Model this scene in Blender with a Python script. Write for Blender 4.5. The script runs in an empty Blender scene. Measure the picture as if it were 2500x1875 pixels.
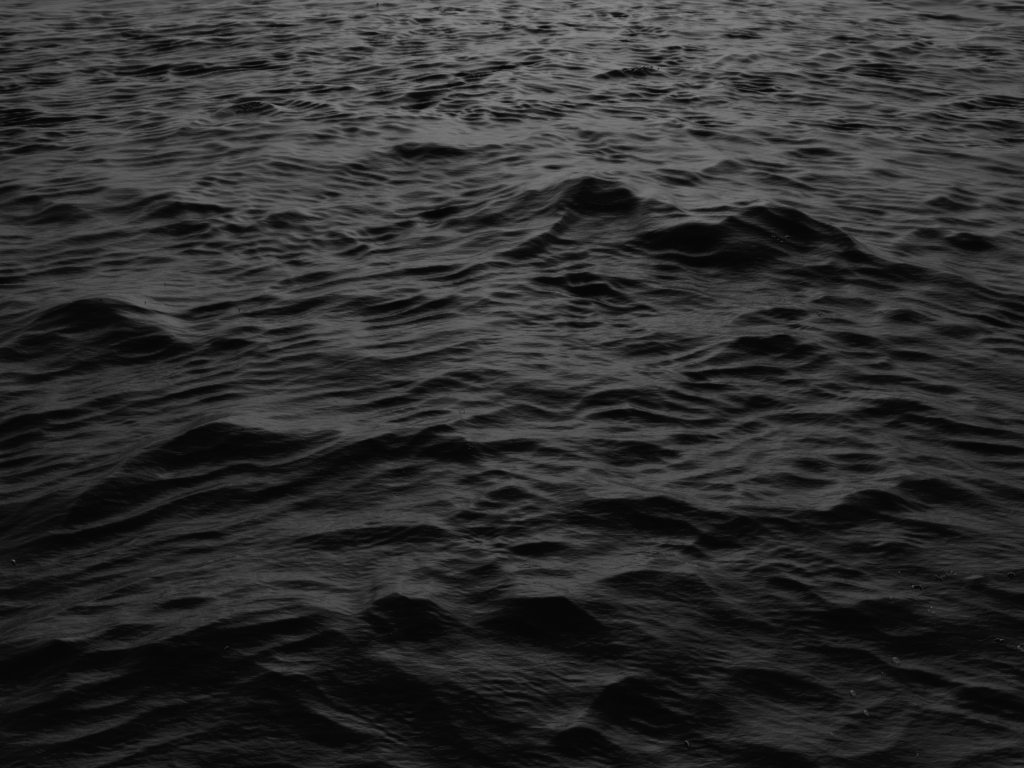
import bpy, math, random
import numpy as np
from mathutils import Vector
from mathutils.bvhtree import BVHTree

R = math.radians
rng = np.random.RandomState(11)
random.seed(7)
scene = bpy.context.scene
col = scene.collection

# ------------------------------------------------------------------ camera
CAM_H = 2.3            # eye height above the mean water level (m)
HFOV = R(53.0)
PITCH = R(30.5)        # view axis below the horizon
cam_data = bpy.data.cameras.new('camera')
cam = bpy.data.objects.new('camera', cam_data)
col.objects.link(cam)
cam.location = (0, 0, CAM_H)
cam.rotation_euler = (R(90) - PITCH, 0, 0)
cam_data.sensor_fit = 'HORIZONTAL'
cam_data.angle = HFOV
cam_data.clip_start = 0.05
cam_data.clip_end = 20000
scene.camera = cam

# ------------------------------------------------------------------ light
SUN_EL = R(26)
SUN_AZ = R(2)          # from +Y (view direction) clockwise: ahead, high, veiled by thin cloud
world = bpy.data.worlds.new('World')
scene.world = world
world.use_nodes = True
nt = world.node_tree
nt.nodes.clear()
sky = nt.nodes.new('ShaderNodeTexSky')
sky.sky_type = 'NISHITA'
sky.sun_disc = False
sky.sun_elevation = SUN_EL
sky.sun_rotation = SUN_AZ
sky.air_density = 1.5
sky.dust_density = 2.0
sky.ozone_density = 1.0
bw = nt.nodes.new('ShaderNodeRGBToBW')     # the photograph is black and white
bg = nt.nodes.new('ShaderNodeBackground')
bg.inputs['Strength'].default_value = 0.12
wo = nt.nodes.new('ShaderNodeOutputWorld')
nt.links.new(sky.outputs[0], bw.inputs[0])
nt.links.new(bw.outputs[0], bg.inputs['Color'])
nt.links.new(bg.outputs[0], wo.inputs['Surface'])

sun_data = bpy.data.lights.new('sun', 'SUN')
sun_data.energy = 0.5
sun_data.angle = R(60)       # an overcast sun: no disc to be seen
sun = bpy.data.objects.new('sun', sun_data)
col.objects.link(sun)
sd = Vector((math.sin(SUN_AZ) * math.cos(SUN_EL), math.cos(SUN_AZ) * math.cos(SUN_EL), math.sin(SUN_EL)))
sun.rotation_euler = sd.to_track_quat('Z', 'Y').to_euler()
sun.location = (0, -5, 20)

vs = scene.view_settings
vs.view_transform = 'Standard'
vs.look = 'None'
vs.gamma = 1.0
vs.exposure = -2.05
vs.use_curve_mapping = False
scene.cycles.max_bounces = 6
scene.cycles.sample_clamp_indirect = 4

# ------------------------------------------------------------------ water grid
# one sheet, polar about the viewpoint so that detail follows distance; it runs to the horizon all round
def grow(a0, a1, d0, ratio):
    out, a, d = [], a0, d0
    while a < a1:
        a += d; d *= ratio
        out.append(min(a, a1))
    return out
fine = np.arange(-38, 38.001, 0.079)
side = np.array(grow(38, 180, 0.08, 1.035))
az = np.radians(np.concatenate([-side[::-1], fine, side]))
dep_near = np.array(grow(54, 86, 0.06, 1.09))[::-1]
dep_mid = np.concatenate([np.arange(54, 30, -0.058), np.arange(30, 16, -0.046), np.arange(16, 8.5, -0.0205), np.arange(8.5, 5, -0.06)])
dep_far = 5.0 * np.exp(-np.linspace(0.01, 6.2, 90))
dep = np.radians(np.concatenate([dep_near, dep_mid, dep_far]))
rad = CAM_H / np.tan(dep)
NR, NC = len(rad), len(az)
drad = np.abs(np.gradient(rad))
RR, AA = np.meshgrid(rad, az, indexing='ij')
X = (RR * np.sin(AA)).astype(np.float32)
Y = (RR * np.cos(AA)).astype(np.float32)
row_step = np.maximum(drad, rad * R(0.072)).astype(np.float32)      # sample spacing of each ring
daz = np.gradient(az)
col_k = np.clip(daz / R(0.072), 1, None)
STEP = np.maximum(drad[:, None], rad[:, None] * daz[None, :]).astype(np.float32)

def soft_noise(x, y, scale, n=7, seed=0, spread=0.6):
    r = np.random.RandomState(seed)
    o = np.zeros_like(x)
    for i in range(n):
        a = r.uniform(0, 2 * np.pi)
        k = 2 * np.pi / scale * r.uniform(1 - spread, 1 + spread)
        o += np.sin(x * np.float32(k * math.cos(a)) + y * np.float32(k * math.sin(a)) + np.float32(r.uniform(0, 6.28)))
    return o / np.float32(math.sqrt(n / 2))                       # unit variance

# ---------------------------------------------------------------- big crests
# polylines of the larger crests as seen in the photograph, laid out on the water; each gets a world
# position, a height and the length of its face.  (x, y) on a 2212 x 1659 picture.
IW, IH = 2212.0, 1659.0
F = (IW / 2) / math.tan(HFOV / 2)
def ground(px, py):
    u = (px - IW / 2) / F
    v = (py - IH / 2) / F
    d = math.cos(PITCH) - v * math.sin(PITCH)
    dz = -math.sin(PITCH) - v * math.cos(PITCH)
    t = CAM_H / -dz
    return np.array([u * t, d * t])
def UL(*p): return [(x * .5014, y * .5014) for x, y in p]
def UR(*p): return [(1106 + x * .5014, y * .5014) for x, y in p]
def LL(*p): return [(x * .5, 832 + y * .5) for x, y in p]
def LR(*p): return [(1106 + x * .5, 832 + y * .5) for x, y in p]
CRESTS = [
    # broad swells under the sharper crests
    (LL((-100,1240),(250,1150),(700,1130),(1200,1020),(1700,930),(2212,970),(2500,940)), 230, .10),
    (LR((-200,980),(300,1000),(800,900),(1400,930),(2000,960),(2400,1000)), 220, .13),
    (UL((-150,760),(200,790),(700,830),(1100,850)), 90, .22),
    (UR((-300,960),(150,830),(430,800),(900,900),(1190,945),(1500,1080),(1900,1150)), 170, .24),
    (UL((-100,1350),(330,1330),(760,1370)), 120, .24),
    (LL((-100,560),(400,420),(830,220),(1200,220)), 130, .24),
    (UL((1400,700),(1850,640),(2206,660),(2500,640)), 70, .24),
    # (points, image height of the face, slope)
    (LL((-200,1190),(0,1120),(80,1085),(180,1080),(260,1095),(340,1130),(460,1150)), 150, .42),
    (LL((560,1150),(700,1130),(900,1080),(1100,1020),(1300,980),(1480,980),(1560,985)), 95, .46),
    (LL((1540,985),(1600,970),(1640,930),(1740,905),(1790,940),(1900,945),(2000,975)), 100, .62),
    (LL((1580,985),(1640,1030),(1720,1070),(1770,1110)), 35, .30),
    (LR((380,830),(640,740),(830,630),(960,590),(1100,570),(1300,550)), 40, .30),
    (LR((350,850),(500,790),(640,770),(780,790),(900,860),(1050,960)), 85, .42),
    (LR((1050,760),(1130,780),(1250,850),(1350,910),(1450,920),(1600,890),(1760,900)), 60, .36),
    (LR((-60,930),(100,950),(280,940),(380,990),(460,1080)), 85, .50),
    (LR((220,1460),(320,1380),(420,1300),(520,1265),(640,1290),(760,1330)), 95, .42),
    (LR((900,1190),(1000,1200),(1150,1210),(1350,1260),(1500,1330)), 70, .36),
    (LR((120,1520),(200,1490),(280,1470),(340,1480),(420,1520),(560,1580)), 60, .36),
    (LR((1900,1300),(2050,1270),(2212,1280),(2300,1300)), 60, .34),
    (LR((-190,540),(-120,460),(0,425),(60,425),(110,480)), 70, .40),
    (LR((200,500),(230,490),(480,490),(560,510),(620,500),(720,540),(790,570)), 55, .36),
    (LR((1200,510),(1290,490),(1450,455),(1580,450),(1680,420),(1750,430),(1900,410),(2000,450),(2100,490)), 60, .38),
    (LR((480,230),(640,200),(700,180),(800,190),(880,240)), 28, .34),
    (LR((1150,200),(1300,190),(1500,200),(1620,250),(1750,310)), 40, .32),
    (LR((1100,300),(1250,290),(1400,320)), 25, .28),
    (LR((1340,690),(1500,670),(1700,680),(1800,700)), 22, .24),
    (LR((1960,860),(2040,825),(2100,860)), 25, .30),
    (LR((600,420),(840,430),(920,430),(1020,480)), 25, .30),
    (LL((0,640),(200,590),(400,420),(560,330),(700,290),(830,220),(950,190),(1100,190),(1220,215)), 75, .42),
    (LL((1220,215),(1330,200),(1500,220)), 25, .30),
    (LL((1180,370),(1350,320),(1530,260),(1620,240),(1680,215),(1800,240)), 45, .36),
    (LL((1740,235),(1830,215),(1950,210),(2050,280),(2120,330)), 60, .38),
    (LL((1600,235),(1900,180),(2090,130),(2180,120)), 30, .30),
    (LL((560,740),(750,700),(950,680),(1230,590)), 35, .32),
    (LL((1150,720),(1300,640),(1550,610),(1780,610),(1900,620),(2000,660),(2080,720)), 45, .34),
    (LL((1600,900),(1700,840),(1850,810),(1960,830)), 26, .30),
    (LL((600,960),(720,930),(830,940),(960,970)), 38, .30),
    (LL((0,1000),(200,980),(420,930),(560,900)), 20, .24),
    (LL((-50,130),(200,100),(400,90)), 40, .30),
    (LL((1060,1280),(1200,1260),(1400,1300)), 60, .30),
    (LL((1000,1420),(1300,1400),(1500,1450),(1700,1480)), 60, .30),
    (LL((0,1480),(250,1400),(450,1330)), 70, .30),
    # upper left
    (UL((740,545),(830,510),(930,462),(1040,432),(1140,420),(1230,450)), 40, .80),
    (UL((1130,520),(1230,440),(1290,430),(1380,450),(1480,480)), 18, .36),
    (UL((430,500),(480,490),(600,475),(740,480)), 16, .36),
    (UL((1330,570),(1370,560),(1470,530),(1560,560),(1690,530),(1830,570)), 22, .38),
    (UL((1500,700),(1560,680),(1690,650),(1840,650),(2000,630),(2100,640),(2206,650)), 38, .28),
    (UL((700,630),(770,620),(880,610),(1010,630),(1140,610),(1200,630)), 16, .36),
    (UL((500,935),(560,920),(640,885),(740,880),(830,910)), 34, .40),
    (UL((0,645),(200,630),(480,625)), 14, .34),
    (UL((1030,980),(1070,960),(1200,920),(1300,900),(1400,930)), 34, .38),
    (UL((1250,1080),(1300,1050),(1400,990),(1470,970),(1560,1000),(1640,1040)), 42, .40),
    (UL((260,720),(300,710),(400,680),(500,710)), 14, .34),
    (UL((1800,970),(1870,950),(2000,910),(2206,870)), 45, .40),
    (UL((130,1400),(200,1380),(330,1345),(450,1330),(600,1330),(730,1360)), 62, .42),
    (UL((-80,1320),(0,1310),(150,1330)), 25, .34),
    (UL((760,1360),(820,1340),(950,1300),(1130,1280),(1280,1290)), 22, .34),
    (UL((740,1560),(800,1530),(920,1470),(1030,1455),(1200,1470)), 40, .36),
    (UL((1950,1200),(2050,1130),(2130,1085),(2206,1080)), 45, .36),
    (UL((-80,1520),(0,1500),(300,1450)), 40, .36),
    (UL((200,1090),(260,1080),(420,1045),(550,1060)), 22, .34),
    (UL((0,870),(150,850),(330,900),(450,940)), 30, .32),
    (UL((250,590),(420,560),(620,570)), 14, .32),
    (UL((1000,400),(1180,380),(1400,375),(1660,390)), 12, .34),
    (UL((1160,320),(1260,290),(1370,300)), 13, .38),
    (UL((1880,310),(1970,300),(2060,320)), 11, .38),
    (UL((550,125),(600,105),(650,120)), 9, .38),
    (UL((270,220),(350,205),(430,215)), 9, .36),
    (UL((700,170),(800,150),(880,160)), 9, .36),
    (UL((1640,160),(1850,120),(1950,150)), 14, .36),
    (UL((1360,195),(1500,130),(1650,130)), 10, .34),
    (UL((170,270),(220,250),(300,270)), 10, .36),
    (UL((590,320),(680,300),(780,320)), 10, .36),
    # upper right
    (UR((820,280),(880,260),(930,225),(1000,235),(1060,215),(1130,250)), 20, .42),
    (UR((640,220),(680,200),(760,185),(830,195)), 12, .38),
    (UR((340,312),(420,296),(500,284),(600,274),(680,284)), 24, .85),
    (UR((-100,620),(0,600),(160,560),(260,530),(320,520),(400,560),(560,545)), 42, .40),
    (UR((600,535),(640,520),(690,495),(740,530),(850,550),(1000,570)), 20, .40),
    (UR((400,770),(560,740),(760,740),(850,700),(980,685),(1040,720)), 32, .40),
    (UR((1480,780),(1540,760),(1580,735),(1700,740),(1800,760)), 24, .38),
    (UR((-450,835),(0,812),(365,800),(560,812),(820,840)), 85, .58, 0.64, 0.22),
    (UR((-60,1090),(100,1020),(230,920),(345,822)), 40, .50),
    (UR((1190,950),(1290,1000),(1400,1070),(1480,1110)), 45, .40),
    (UR((540,960),(600,930),(650,950),(740,970)), 30, .36),
    (UR((780,890),(860,870),(890,860),(950,900)), 24, .38),
    (UR((350,985),(850,955),(1190,938),(1340,955),(1560,990)), 110, .66, 0.69, 0.22),
    (UR((1290,1020),(1390,1075),(1500,1110),(1700,1170),(1900,1190)), 40, .34),
    (UR((1740,890),(1820,870),(1950,830),(2030,860),(2206,900)), 36, .38),
    (UR((1800,440),(2060,425),(2120,450)), 16, .40),
    (UR((1640,205),(1700,190),(1790,175),(1860,200),(1950,210)), 14, .40),
    (UR((1480,600),(1550,580),(1750,570),(1900,535),(1960,560)), 22, .38),
    (UR((1130,640),(1250,625),(1450,625)), 20, .36),
    (UR((860,1400),(1000,1340),(1200,1320),(1350,1260),(1500,1280),(1700,1340)), 36, .36),
    (UR((1600,1330),(1750,1340),(1900,1400)), 32, .36),
    (UR((250,1230),(320,1190),(420,1200),(470,1240)), 30, .32),
    (UR((430,1480),(600,1450),(700,1480)), 25, .34),
    (UR((840,1520),(1000,1470),(1300,1470),(1400,1520)), 36, .34),
    (UR((1150,1150),(1300,1170),(1420,1160)), 26, .30),
    (UR((1640,1050),(1760,1010),(1900,1020),(2206,1080)), 32, .34),
    (UR((1350,1000),(1440,985),(1640,1000)), 20, .34),
    (UR((1200,850),(1260,840),(1330,860)), 14, .36),
    (UR((560,80),(680,65),(820,80)), 9, .38),
    (UR((1250,250),(1420,210),(1500,215)), 13, .36),
    (UR((1370,290),(1420,280),(1500,285)), 10, .38),
    (UR((1080,370),(1160,350),(1220,365)), 13, .40),
    (UR((600,370),(760,340),(930,330)), 16, .36),
    (UR((320,400),(420,390),(600,395)), 14, .38),
    (UR((0,255),(80,240),(170,250)), 12, .38),
    (UR((870,150),(980,140),(1050,150)), 9, .38),
    (UR((1480,260),(1560,250),(1650,270)), 9, .36),
    (UR((1950,170),(2050,160),(2206,180)), 10, .36),
]

Hbig = np.zeros((NR, NC), np.float32)
FACE = np.zeros((NR, NC), np.float32)          # how much a place lies on the face of a larger crest
wx = soft_noise(X, Y, 1.1, seed=31)
wy = soft_noise(X, Y, 1.1, seed=32)
wx2 = soft_noise(X, Y, 0.35, seed=33)
wy2 = soft_noise(X, Y, 0.35, seed=34)
for crest in CRESTS:
    pts, face, slope = crest[:3]; se = 0.6 * slope
    P, Ls = [], []
    for px, py in pts:
        g0 = ground(px, py)
        gb = ground(px, py + face)
        yc0, yb = g0[1], gb[1]
        yc = yc0 * (1 + se * yb / CAM_H) / (1 + se * yc0 / CAM_H)
        P.append(g0 * (yc / yc0)); Ls.append(max(yc - yb, 0.03))
    P = np.array(P); Lf = float(np.median(Ls)); H = slope * Lf
    P = P[np.argsort(P[:, 0])]
    x0, x1 = P[0, 0], P[-1, 0]
    ov = max(2.5 * Lf, 0.25 * (x1 - x0)); xs = np.linspace(x0 - ov, x1 + ov, 500)
    # crest line y(x), running straight on past its ends, lightly smoothed
    ys = np.interp(xs, P[:, 0], P[:, 1])
    e0 = (P[1, 1] - P[0, 1]) / max(1e-3, P[1, 0] - P[0, 0]); e1 = (P[-1, 1] - P[-2, 1]) / max(1e-3, P[-1, 0] - P[-2, 0])
    e0, e1 = np.clip([e0, e1], -1.2, 1.2)
    ys = np.where(xs < x0, P[0, 1] + e0 * (xs - x0), ys); ys = np.where(xs > x1, P[-1, 1] + e1 * (xs - x1), ys)
    kw = max(1, int(0.12 * Lf / (xs[1] - xs[0])))
    ker = np.hanning(2 * kw + 3); ker /= ker.sum()
    pad = np.pad(ys, len(ker) // 2, mode='edge'); ys = np.convolve(pad, ker, 'valid')
    r_all = np.hypot(xs, ys)
    r0, r1 = np.searchsorted(rad, [max(0.1, r_all.min() - 4.5 * Lf), r_all.max() + 3.5 * Lf])
    a_all = np.arctan2(xs, np.maximum(ys, .3)); ae = 2.5 * Lf / max(.6, r_all.min())
    c0, c1 = np.searchsorted(az, [a_all.min() - ae, a_all.max() + ae])
    if r_all.min() < 4 * max(1, 2 * Lf): c0, c1 = 0, NC      # near swells pass under and beside the viewer
    sl = (slice(r0, r1), slice(c0, c1))
    x = X[sl] + Lf * (0.14 * wx[sl] + 0.05 * wx2[sl])
    y = Y[sl] + Lf * (0.10 * wy[sl] + 0.04 * wy2[sl])
    # where the crest line runs away from the viewer the swell is lower, so its face stays as steep as elsewhere
    kh = np.hanning(2 * max(2, int(0.9 * Lf / (xs[1] - xs[0]))) + 3); kh /= kh.sum()
    sec = np.sqrt(1 + np.gradient(ys, xs) ** 2)
    sec = np.convolve(np.pad(sec, len(kh) // 2, mode='edge'), kh, 'valid')
    t = (np.interp(x, xs, ys) - y) / Lf                     # >0 on the face towards the viewer
    w = (x - x0) / (x1 - x0)
    taper = np.clip((np.minimum(w, 1 - w) + 0.15) * 1.9, 0, 1); taper = taper * taper * (3 - 2 * taper)
    rnd = np.maximum(0.042, 0.9 * row_step[sl[0]][:, None] / Lf).astype(np.float32)
    if len(crest) > 3:                                      # a peaked crest: highest at one spot, sloping off to both ends
        wa, fl = crest[3:]
        d_ = np.where(w < wa, (wa - w) / wa, (w - wa) / (1 - wa))
        pk = np.clip(1 - np.sqrt(d_ * d_ + 0.0006), 0, 1)
        taper = taper * (fl + (1 - fl) * pk ** 1.35)
    tf = np.sqrt(t * t + rnd * rnd)
    front = np.where(tf < 0.85, 1 - 1.12 * tf, 0)
    # trough: carries the face slope round into a shallow hollow that fills up again
    v = (tf - 0.85) / 1.5
    front = np.where((tf >= 0.85) & (v < 1), (0.048 - 1.12 * 1.5 * v * (1 - v) ** 2 * 0.55) * (1 - v) ** 1 , front)
    tb = tf / 1.9
    back = np.clip(1 - tb, 0, 1); back = back * back * (1.0 + 0.0 * tb)
    m = np.clip(0.5 + t / (2 * rnd), 0, 1)
    if Lf > 0.15: FACE[sl] = np.maximum(FACE[sl], np.clip(1.25 - np.abs(t - 0.5) * 1.6, 0, 1) * taper * min(1.0, slope * 1.6))
    Hbig[sl] += (0.60 * H * taper / np.interp(x, xs, sec) * (front * m + back * (1 - m))).astype(np.float32)

# ---------------------------------------------------------------- wind sea
DX = np.zeros((NR, NC), np.float32); DY = np.zeros((NR, NC), np.float32); Z = Hbig.copy()
inside = np.clip((R(66) - np.abs(AA)) / R(27), 0, 1) * np.clip((26 - RR) / 10, 0, 1) * np.clip((RR - 0.5) / 1.1, 0, 1)
inside = (inside * inside * (3 - 2 * inside)).astype(np.float32)
def wave(lam, slope, ang, gain=None, chop=0.8, x=None, y=None):
    """one sinusoid; faded where the sheet is too coarse to carry it"""
    ok = np.where(row_step < lam / 2.6)[0]
    if len(ok) == 0: return
    r0, r1 = ok.min(), ok.max() + 1
    sl = slice(r0, r1)
    k = 2 * np.pi / lam; A = slope / k
    cx, cy = np.float32(k * math.sin(ang)), np.float32(k * math.cos(ang))
    ph = cx * (X if x is None else x)[sl] + cy * (Y if y is None else y)[sl] + np.float32(rng.uniform(0, 6.283))
    f = np.clip((lam / STEP[sl] - 2.6) / 2.5, 0, 1) * np.float32(A)
    if gain is not None: f = f * gain[sl]
    Z[sl] += f * np.cos(ph)
    sn = f * np.sin(ph) * np.float32(chop)
    DX[sl] -= sn * np.float32(math.sin(ang)); DY[sl] -= sn * np.float32(math.cos(ang))

def band(l0, l1, n, rms, spread, gain=None, chop=0.8, x=None, y=None, lobes=(-24, 26)):
    a = rms * math.sqrt(2.0 / n)
    for i in range(n):
        lam = l0 * (l1 / l0) ** ((i + rng.uniform(0, 1)) / n)
        wave(lam, a * rng.uniform(.6, 1.4), R(lobes[i % 2] + rng.normal(0, spread)), gain, chop, x, y)

band(1.8, 5.0, 20, .06, 16, 1 - 0.7 * inside, 0.6)
far = np.clip((RR - 3.5) / 9, 0, 1).astype(np.float32)

LEAD = np.clip(0.5 - 0.28 * X + 0.30 * soft_noise(X, Y, 3.0, seed=61), 0.08, 0.92)
LEAD = np.sqrt(LEAD).astype(np.float32)
near = (1 - far).astype(np.float32)

def ridged(space, slope, spread, eps=0.15, gain=None, n=28, warp=0.0, lobes=(-26, 28), stretch=1.0):
    """wind waves with thin continuous crests and rounded troughs; space = mean crest spacing"""
    global Z
    k0 = math.pi / space
    ok = np.where(row_step < space / 1.7)[0]
    if len(ok) == 0: return
    sl = slice(ok.min(), ok.max() + 1)
    x, y = X[sl] + DX[sl], Y[sl] + DY[sl]
    if warp:
        x = x + np.float32(warp) * soft_noise(x, y, space * 2.2, seed=rng.randint(9999))
        y = y + np.float32(warp) * soft_noise(x, y, space * 2.2, seed=rng.randint(9999))
    ff = [np.zeros_like(x), np.zeros_like(x)]; var = 0
    for i in range(n):
        k = k0 * (rng.uniform(.5, 1.8) if space > .1 else rng.uniform(.6, 1.45)); a = R(lobes[i % 2] + rng.normal(0, spread)); w = rng.uniform(.5, 1.3)
        ff[i % 2] += np.float32(w) * np.cos(np.float32(k * math.sin(a)) * x + np.float32(k * math.cos(a)) * y + np.float32(rng.uniform(0, 6.283)))
        var += w * w / 2
    # two wave trains cross; one leads on each side
    f = (ff[0] * LEAD[sl] + ff[1] * np.sqrt(1 - LEAD[sl] ** 2)) * np.float32(1 / math.sqrt(var / 2))
    ee = np.maximum(eps, 0.9 * k0 * row_step[sl])[:, None].astype(np.float32)
    h = -np.sqrt(f * f + ee * ee) + np.float32(0.8)
    g = np.clip((space / STEP[sl] - 1.7) / 1.3, 0, 1) * np.float32(slope / k0)
    if gain is not None: g = g * gain[sl]
    Z[sl] += g * h

calm = (1 - 0.42 * FACE) * (1 - 0.35 * np.clip((3.4 - RR) / 1.2, 0, 1)).astype(np.float32)
calm = calm.astype(np.float32)
def patch(scale, base, amp, seed, ys=1.5):
    return np.clip(base + amp * soft_noise(X, Y * np.float32(ys), scale, seed=seed), 0.0, 2.2).astype(np.float32)
ridged(1.30, .10, 12, .12, 1 - 0.6 * inside, warp=.12)
ridged(0.62, .11, 10, .12, patch(2.4, .9, .35, 51) * (1 - 0.45 * inside) * calm * (1 - 0.5 * far), warp=.04)
band(0.5, 1.1, 24, .045, 18, 1 - 0.35 * far, 0.8)
ridged(0.30, .115, 10, .14, patch(1.8, .85, .45, 52) * (1 - 0.3 * far - 0.35 * near) * calm, warp=.015)
band(0.16, 0.4, 30, .06, 22, patch(1.6, .8, .5, 57) * (1 - 0.3 * near - 0.2 * far) * calm, 0.8, lobes=(-22, 22))
ridged(0.15, .16, 11, .14, patch(1.1, .9, .4, 53) * (1 + 0.3 * far - 0.35 * near) * calm, warp=.006, lobes=(-22, 22))
ridged(0.075, .165, 12, .16, patch(0.8, .85, .35, 54) * (1 + 0.2 * far - 0.5 * near) * calm, warp=.002, lobes=(-22, 22))
ridged(0.036, .16, 13, .2, patch(0.55, .7, .5, 55) * (1 - 0.5 * near) * (0.4 + 0.6 * calm), warp=.001, lobes=(-20, 22))
ridged(0.019, .10, 14, .25, patch(0.4, .45, .6, 58), lobes=(-20, 22))
band(0.010, 0.02, 30, .03, 24, patch(0.4, .3, .7, 56), 0.2)

# ripples finer than the sheet's mesh are left to the gloss
lost = np.zeros_like(Z)
for sp_, sl_ in ((.62, .11), (.30, .15), (.15, .19), (.075, .17), (.036, .11), (.018, .08)):
    lost += np.float32(sl_ ** 2) * (1 - np.clip((sp_ / STEP - 1.7) / 1.3, 0, 1))
ROUGH = np.clip(np.sqrt(np.sqrt(2 * 0.12 * lost)), 0.04, 0.40)

fade = np.clip((900 - RR) / 700, 0, 1).astype(np.float32)
co = np.stack([X + DX * fade, Y + DY * fade, Z * fade], -1).reshape(-1, 3)
idx = np.arange(NR * NC).reshape(NR, NC)
q = np.stack([idx[:-1, :-1], idx[:-1, 1:], idx[1:, 1:], idx[1:, :-1]], -1).reshape(-1, 4)
# rows run outwards, columns clockwise seen from above -> flip for an upward normal
q = q[:, ::-1]
me = bpy.data.meshes.new('water')
me.vertices.add(len(co)); me.vertices.foreach_set('co', co.astype(np.float32).ravel())
me.loops.add(q.size); me.loops.foreach_set('vertex_index', q.astype(np.int32).ravel())
me.polygons.add(len(q))
me.polygons.foreach_set('loop_start', np.arange(0, q.size, 4, dtype=np.int32))
me.polygons.foreach_set('use_smooth', np.ones(len(q), bool))
me.update(calc_edges=True)
me.attributes.new('fine_ripple', 'FLOAT', 'POINT').data.foreach_set('value', ROUGH.astype(np.float32).ravel())
water = bpy.data.objects.new('water', me)
col.objects.link(water)
water['kind'] = 'structure'

# ---------------------------------------------------------------- water material
m = bpy.data.materials.new('dark_sea_water'); m.use_nodes = True
n = m.node_tree.nodes; l = m.node_tree.links
p = n['Principled BSDF']
p.inputs['Base Color'].default_value = (0.0150, 0.0150, 0.0150, 1)
p.inputs['Roughness'].default_value = 0.06
p.inputs['IOR'].default_value = 1.333
at = n.new('ShaderNodeAttribute'); at.attribute_name = 'fine_ripple'
l.new(at.outputs['Fac'], p.inputs['Roughness'])
geo = n.new('ShaderNodeNewGeometry')
mp = n.new('ShaderNodeMapping'); mp.inputs['Scale'].default_value = (0.4, 1.0, 1.0)
l.new(geo.outputs['Position'], mp.inputs['Vector'])
n1 = n.new('ShaderNodeTexNoise'); n1.inputs['Scale'].default_value = 45.0; n1.inputs['Detail'].default_value = 3.0
n1.inputs['Roughness'].default_value = 0.55; n1.inputs['Distortion'].default_value = 0.4
l.new(mp.outputs[0], n1.inputs['Vector'])
b1 = n.new('ShaderNodeBump'); b1.inputs['Strength'].default_value = 1.0; b1.inputs['Distance'].default_value = 0.0034
l.new(n1.outputs['Fac'], b1.inputs['Height'])
l.new(b1.outputs[0], p.inputs['Normal'])
me.materials.append(m)

# ---------------------------------------------------------------- bubbles
bm_ = bpy.data.materials.new('bubble_film'); bm_.use_nodes = True
n = bm_.node_tree.nodes; l = bm_.node_tree.links
n.remove(n['Principled BSDF'])
gl = n.new('ShaderNodeBsdfGlossy'); gl.inputs['Roughness'].default_value = 0.03
gl.inputs['Color'].default_value = (0.95, 0.95, 0.95, 1)
tr = n.new('ShaderNodeBsdfTransparent')
lw = n.new('ShaderNodeLayerWeight'); lw.inputs['Blend'].default_value = 0.75
mx = n.new('ShaderNodeMixShader')
l.new(lw.outputs['Fresnel'], mx.inputs[0]); l.new(tr.outputs[0], mx.inputs[1]); l.new(gl.outputs[0], mx.inputs[2])
l.new(mx.outputs[0], n['Material Output'].inputs['Surface'])
def wet_foam(name, white, gloss):
    """thin wet bubble walls: scatter light on and through, with a glossy skin"""
    mt = bpy.data.materials.new(name); mt.use_nodes = True
    n = mt.node_tree.nodes; l = mt.node_tree.links
    n.remove(n['Principled BSDF'])
    d = n.new('ShaderNodeBsdfDiffuse'); d.inputs['Color'].default_value = (white,) * 3 + (1,)
    t = n.new('ShaderNodeBsdfTranslucent'); t.inputs['Color'].default_value = (white,) * 3 + (1,)
    g = n.new('ShaderNodeBsdfGlossy'); g.inputs['Roughness'].default_value = 0.08
    m1 = n.new('ShaderNodeMixShader'); m1.inputs[0].default_value = 0.6
    m2 = n.new('ShaderNodeMixShader'); m2.inputs[0].default_value = gloss
    l.new(d.outputs[0], m1.inputs[1]); l.new(t.outputs[0], m1.inputs[2])
    l.new(m1.outputs[0], m2.inputs[1]); l.new(g.outputs[0], m2.inputs[2])
    l.new(m2.outputs[0], n['Material Output'].inputs['Surface'])
    return mt
fm_ = wet_foam('bubble_rim', 0.75, 0.25)
sm_ = wet_foam('foam_film', 0.9, 0.75)

def dome_mesh(name, mat, seg=16, rings=6):
    v = [(0, 0, 0.80)]; f = []
    for j in range(1, rings + 1):
        a = j / rings * R(96)
        for i in range(seg):
            b = 2 * math.pi * i / seg
            v.append((math.sin(a) * math.cos(b), math.sin(a) * math.sin(b), math.cos(a) * 0.80))
    for i in range(seg): f.append((0, 1 + i, 1 + (i + 1) % seg))
    for j in range(rings - 1):
        o = 1 + j * seg
        for i in range(seg): f.append((o + i, o + seg + i, o + seg + (i + 1) % seg, o + (i + 1) % seg))
    me_ = bpy.data.meshes.new(name); me_.from_pydata(v, [], f); me_.materials.append(mat)
    for q_ in me_.polygons: q_.use_smooth = True
    return me_
def ring_mesh(name, mat, seg=18, sec=6):
    """the collar of water drawn up round the foot of a bubble"""
    v, f = [], []
    for i in range(seg):
        b = 2 * math.pi * i / seg
        for k in range(sec):
            c = 2 * math.pi * k / sec
            r_ = 1.04 + 0.12 * math.cos(c)
            v.append((r_ * math.cos(b), r_ * math.sin(b), 0.02 + 0.11 * math.sin(c)))
    for i in range(seg):
        for k in range(sec):
            f.append((i * sec + k, ((i + 1) % seg) * sec + k, ((i + 1) % seg) * sec + (k + 1) % sec, i * sec + (k + 1) % sec))
    me_ = bpy.data.meshes.new(name); me_.from_pydata(v, [], f); me_.materials.append(mat)
    for q_ in me_.polygons: q_.use_smooth = True
    return me_
DOME = dome_mesh('bubble', bm_); RING = ring_mesh('rim', fm_); SPECK = dome_mesh('foam_bubble', sm_, 10, 4)
bpy.context.view_layer.update()
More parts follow.
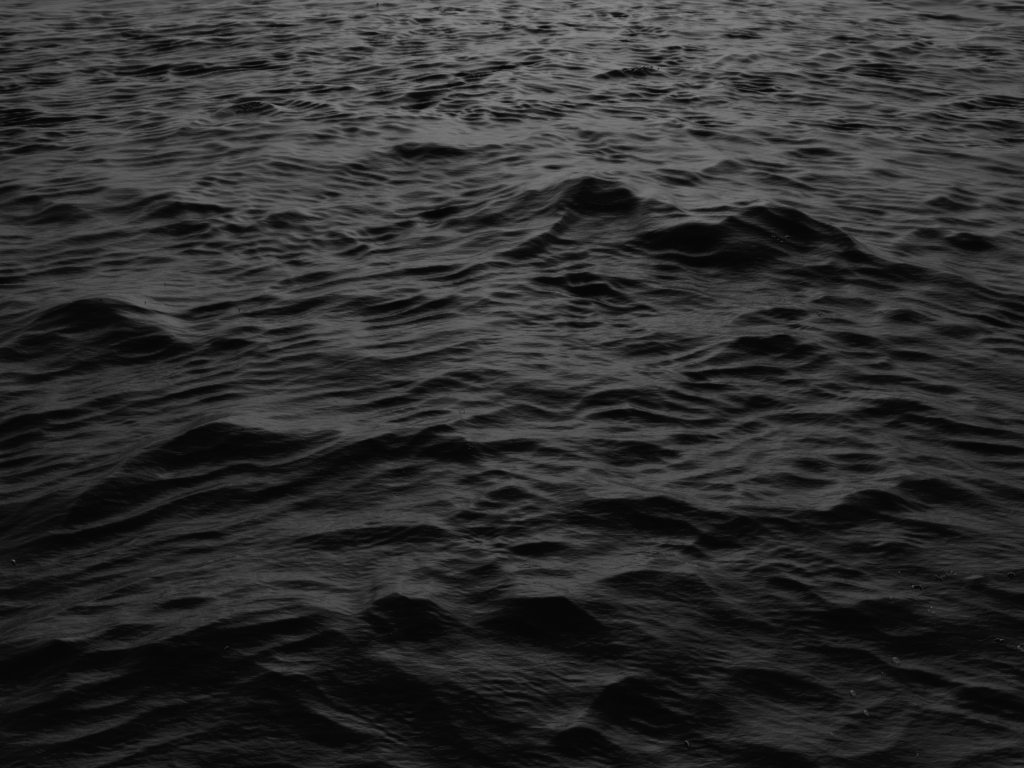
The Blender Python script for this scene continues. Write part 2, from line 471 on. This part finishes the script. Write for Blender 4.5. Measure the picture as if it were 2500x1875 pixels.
dg = bpy.context.evaluated_depsgraph_get()
eye = Vector(cam.location)
def on_water(px, py):
    """the point of the water seen at a spot of the 2500 x 1875 photograph"""
    f_ = 1250 / math.tan(HFOV / 2)
    d = Vector(((px - 1250) / f_, -(py - 937.5) / f_, -1.0))
    d = cam.rotation_euler.to_matrix() @ d; d.normalize()
    hit, co_, nor, _, _, _ = scene.ray_cast(dg, eye, d)
    return (co_, nor, (co_ - eye).length) if hit else None
def bubble(px, py, width, label, group=None, foam=False):
    """one bubble, `width` photograph pixels across"""
    h = on_water(px, py)
    if h is None: return
    co_, nor, dist = h
    r_ = width * (0.5 if foam else 0.4) * dist / (1250 / math.tan(HFOV / 2))
    b = bpy.data.objects.new('bubble', SPECK if foam else DOME)
    col.objects.link(b)
    b.location = co_; b.scale = (r_, r_, r_)
    b.rotation_mode = 'QUATERNION'
    b.rotation_quaternion = Vector((nor + Vector((0, 0, 1))).normalized()).to_track_quat('Z', 'Y')
    b['label'] = label; b['category'] = 'bubble'
    if group: b['group'] = group
    if not foam:
        c = bpy.data.objects.new('rim', RING); col.objects.link(c); c.parent = b
    return b

SINGLE = [  # x, y, width, label
    (1677, 1817, 19, 'clear bubble lowest of all, on the black water at bottom right of centre'),
    (2114, 1742, 18, 'clear bubble on dark water, below and right of the one by the right foreground trough'),
    (2082, 1694, 19, 'clear bubble on dark water, between two others down the lower right diagonal'),
    (2153, 1645, 10, 'faint small bubble just above the middle of the lower right diagonal of bubbles'),
    (2187, 1615, 22, 'largest bright bubble at the upper end of the lower right diagonal'),
    (2175, 1461, 9, 'faint tiny bubble left of the foam pair at lower right'),
    (2469, 1404, 16, 'grey bubble near the right edge, level with the lower right foam patch'),
    (2196, 1399, 8, 'tiny bubble left of the loose foam patch at lower right'),
    (2030, 1793, 13, 'dim bubble near the bottom edge, left of the diagonal of bubbles'),
    (2031, 1770, 8, 'tiny dim bubble right above the dim one near the bottom edge'),
    (2239, 1844, 11, 'small dim bubble nearest the bottom right corner'),
    (2411, 1262, 11, 'small dark bubble beside the smooth bright water at right, above the foam'),
    (1255, 1071, 13, 'small bubble right of the pair on the dark central wave face'),
    (1128, 1006, 16, 'dark ringed bubble on the bright ripples just left of centre'),
    (986, 1154, 7, 'tiny bright bubble on the dark face below the central ridge'),
    (784, 1147, 9, 'small dull bubble under the bright ridge left of centre'),
    (592, 1047, 8, 'single bright white bubble on the crest of the large left wave'),
    (32, 1373, 16, 'grey bubble alone at the left edge on smooth grey water'),
    (554, 1583, 12, 'oval pale bubble alone on the black wave at lower left'),
    (955, 1548, 6, 'tiny faint bubble in the black hollow at the bottom centre'),
    (987, 1222, 8, 'tiny bubble on rippled water below the central dark face'),
    (403, 692, 8, 'small dark bubble on the grey slope at middle left, highest of four'),
    (247, 732, 8, 'small dark bubble above the round black wave at middle left'),
    (173, 740, 8, 'small dark bubble leftmost above the round black wave'),
    (356, 739, 8, 'small dark bubble at the right end above the round black wave'),
    (585, 755, 9, 'small bright bubble on the dark stripe right of the round black wave'),
    (2001, 768, 9, 'dull small bubble on the ridge behind the dark right slope'),
    (922, 10, 7, 'tiny white bubble far off at the very top edge'),
]
for x_, y_, w_, t_ in SINGLE:
    bubble(x_, y_, w_, t_)
RAFTS = [  # bubbles that touch: members (x, y, width, which), label, group
    ([(2269, 1492, 11, 'left'), (2279, 1496, 13, 'right'), (2275, 1486, 9, 'far')], '%s one of the three touching bubbles below the lower right foam', 'touching bubbles below the lower right foam'),
    ([(2436, 1563, 12, 'left'), (2446, 1565, 12, 'right')], '%s one of the upper pair of touching bubbles by the right edge', 'upper pair of bubbles by the right edge'),
    ([(2488, 1583, 12, 'left'), (2496, 1588, 10, 'right')], '%s one of the two bubbles cut by the right edge', 'bubbles cut by the right edge'),
    ([(2229, 1434, 11, 'leftmost'), (2238, 1433, 13, 'large second'), (2248, 1435, 12, 'third'), (2259, 1435, 8, 'small rightmost')], '%s bubble in the short pale foam line at lower right', 'short foam line at lower right'),
    ([(2287, 1410, 11, 'leftmost'), (2297, 1414, 11, 'nearest'), (2310, 1402, 9, 'middle'), (2323, 1398, 11, 'large right'), (2332, 1402, 8, 'small rightmost'), (2301, 1390, 8, 'farthest')], '%s bubble of the loose foam patch behind the short foam line', 'loose foam patch at lower right'),
    ([(1143, 1087, 10, 'left'), (1150, 1092, 11, 'right'), (1146, 1097, 8, 'small near')], '%s one of the bubble cluster on the dark central wave face', 'small cluster on the central wave face'),
    ([(2148, 761, 6, 'left'), (2154, 763, 6, 'right')], '%s one of two bright specks of bubble on the dark right slope', 'bright specks on the dark right slope'),
]
for mem, t_, g_ in RAFTS:
    for x_, y_, w_, k_ in mem:
        bubble(x_, y_, w_, t_ % k_, g_)
FOAM = [
    ([(630,251,7), (594,263,6), (600,265,5), (612,262,6), (585,270,5), (579,273,5), (626,257,5), (633,256,4), (638,255,4), (604,258,4), (608,266,4), (597,269,4), (590,259,4)],
     'bright tiny bubble in the glinting patch below the upper left crest', 'glinting bubbles under the upper left crest'),
    ([(1539,173,6), (1545,168,4), (1552,167,4), (1554,172,6), (1561,168,5), (1567,166,6), (1568,172,6), (1577,166,5), (1580,165,4), (1588,165,5), (1591,164,6), (1587,169,4), (1527,175,5), (1533,173,5), (1550,175,5), (1558,175,4), (1607,167,4), (1573,163,4)],
     'bright tiny bubble in the glinting patch under the upper right crest', 'glinting bubbles under the upper right crest'),
    ([(1886,578,4), (1891,579,4), (1900,585,3), (1907,591,4), (1910,591,4), (1919,580,6), (1922,578,5), (1926,579,5)],
     'bright tiny bubble on the black face beneath the tallest right peak', 'bright bubbles beneath the tallest right peak'),
]
for mem, t_, g_ in FOAM:
    for x_, y_, w_ in mem:
        bubble(x_, y_, w_ * 1.15, t_, g_, foam=True)
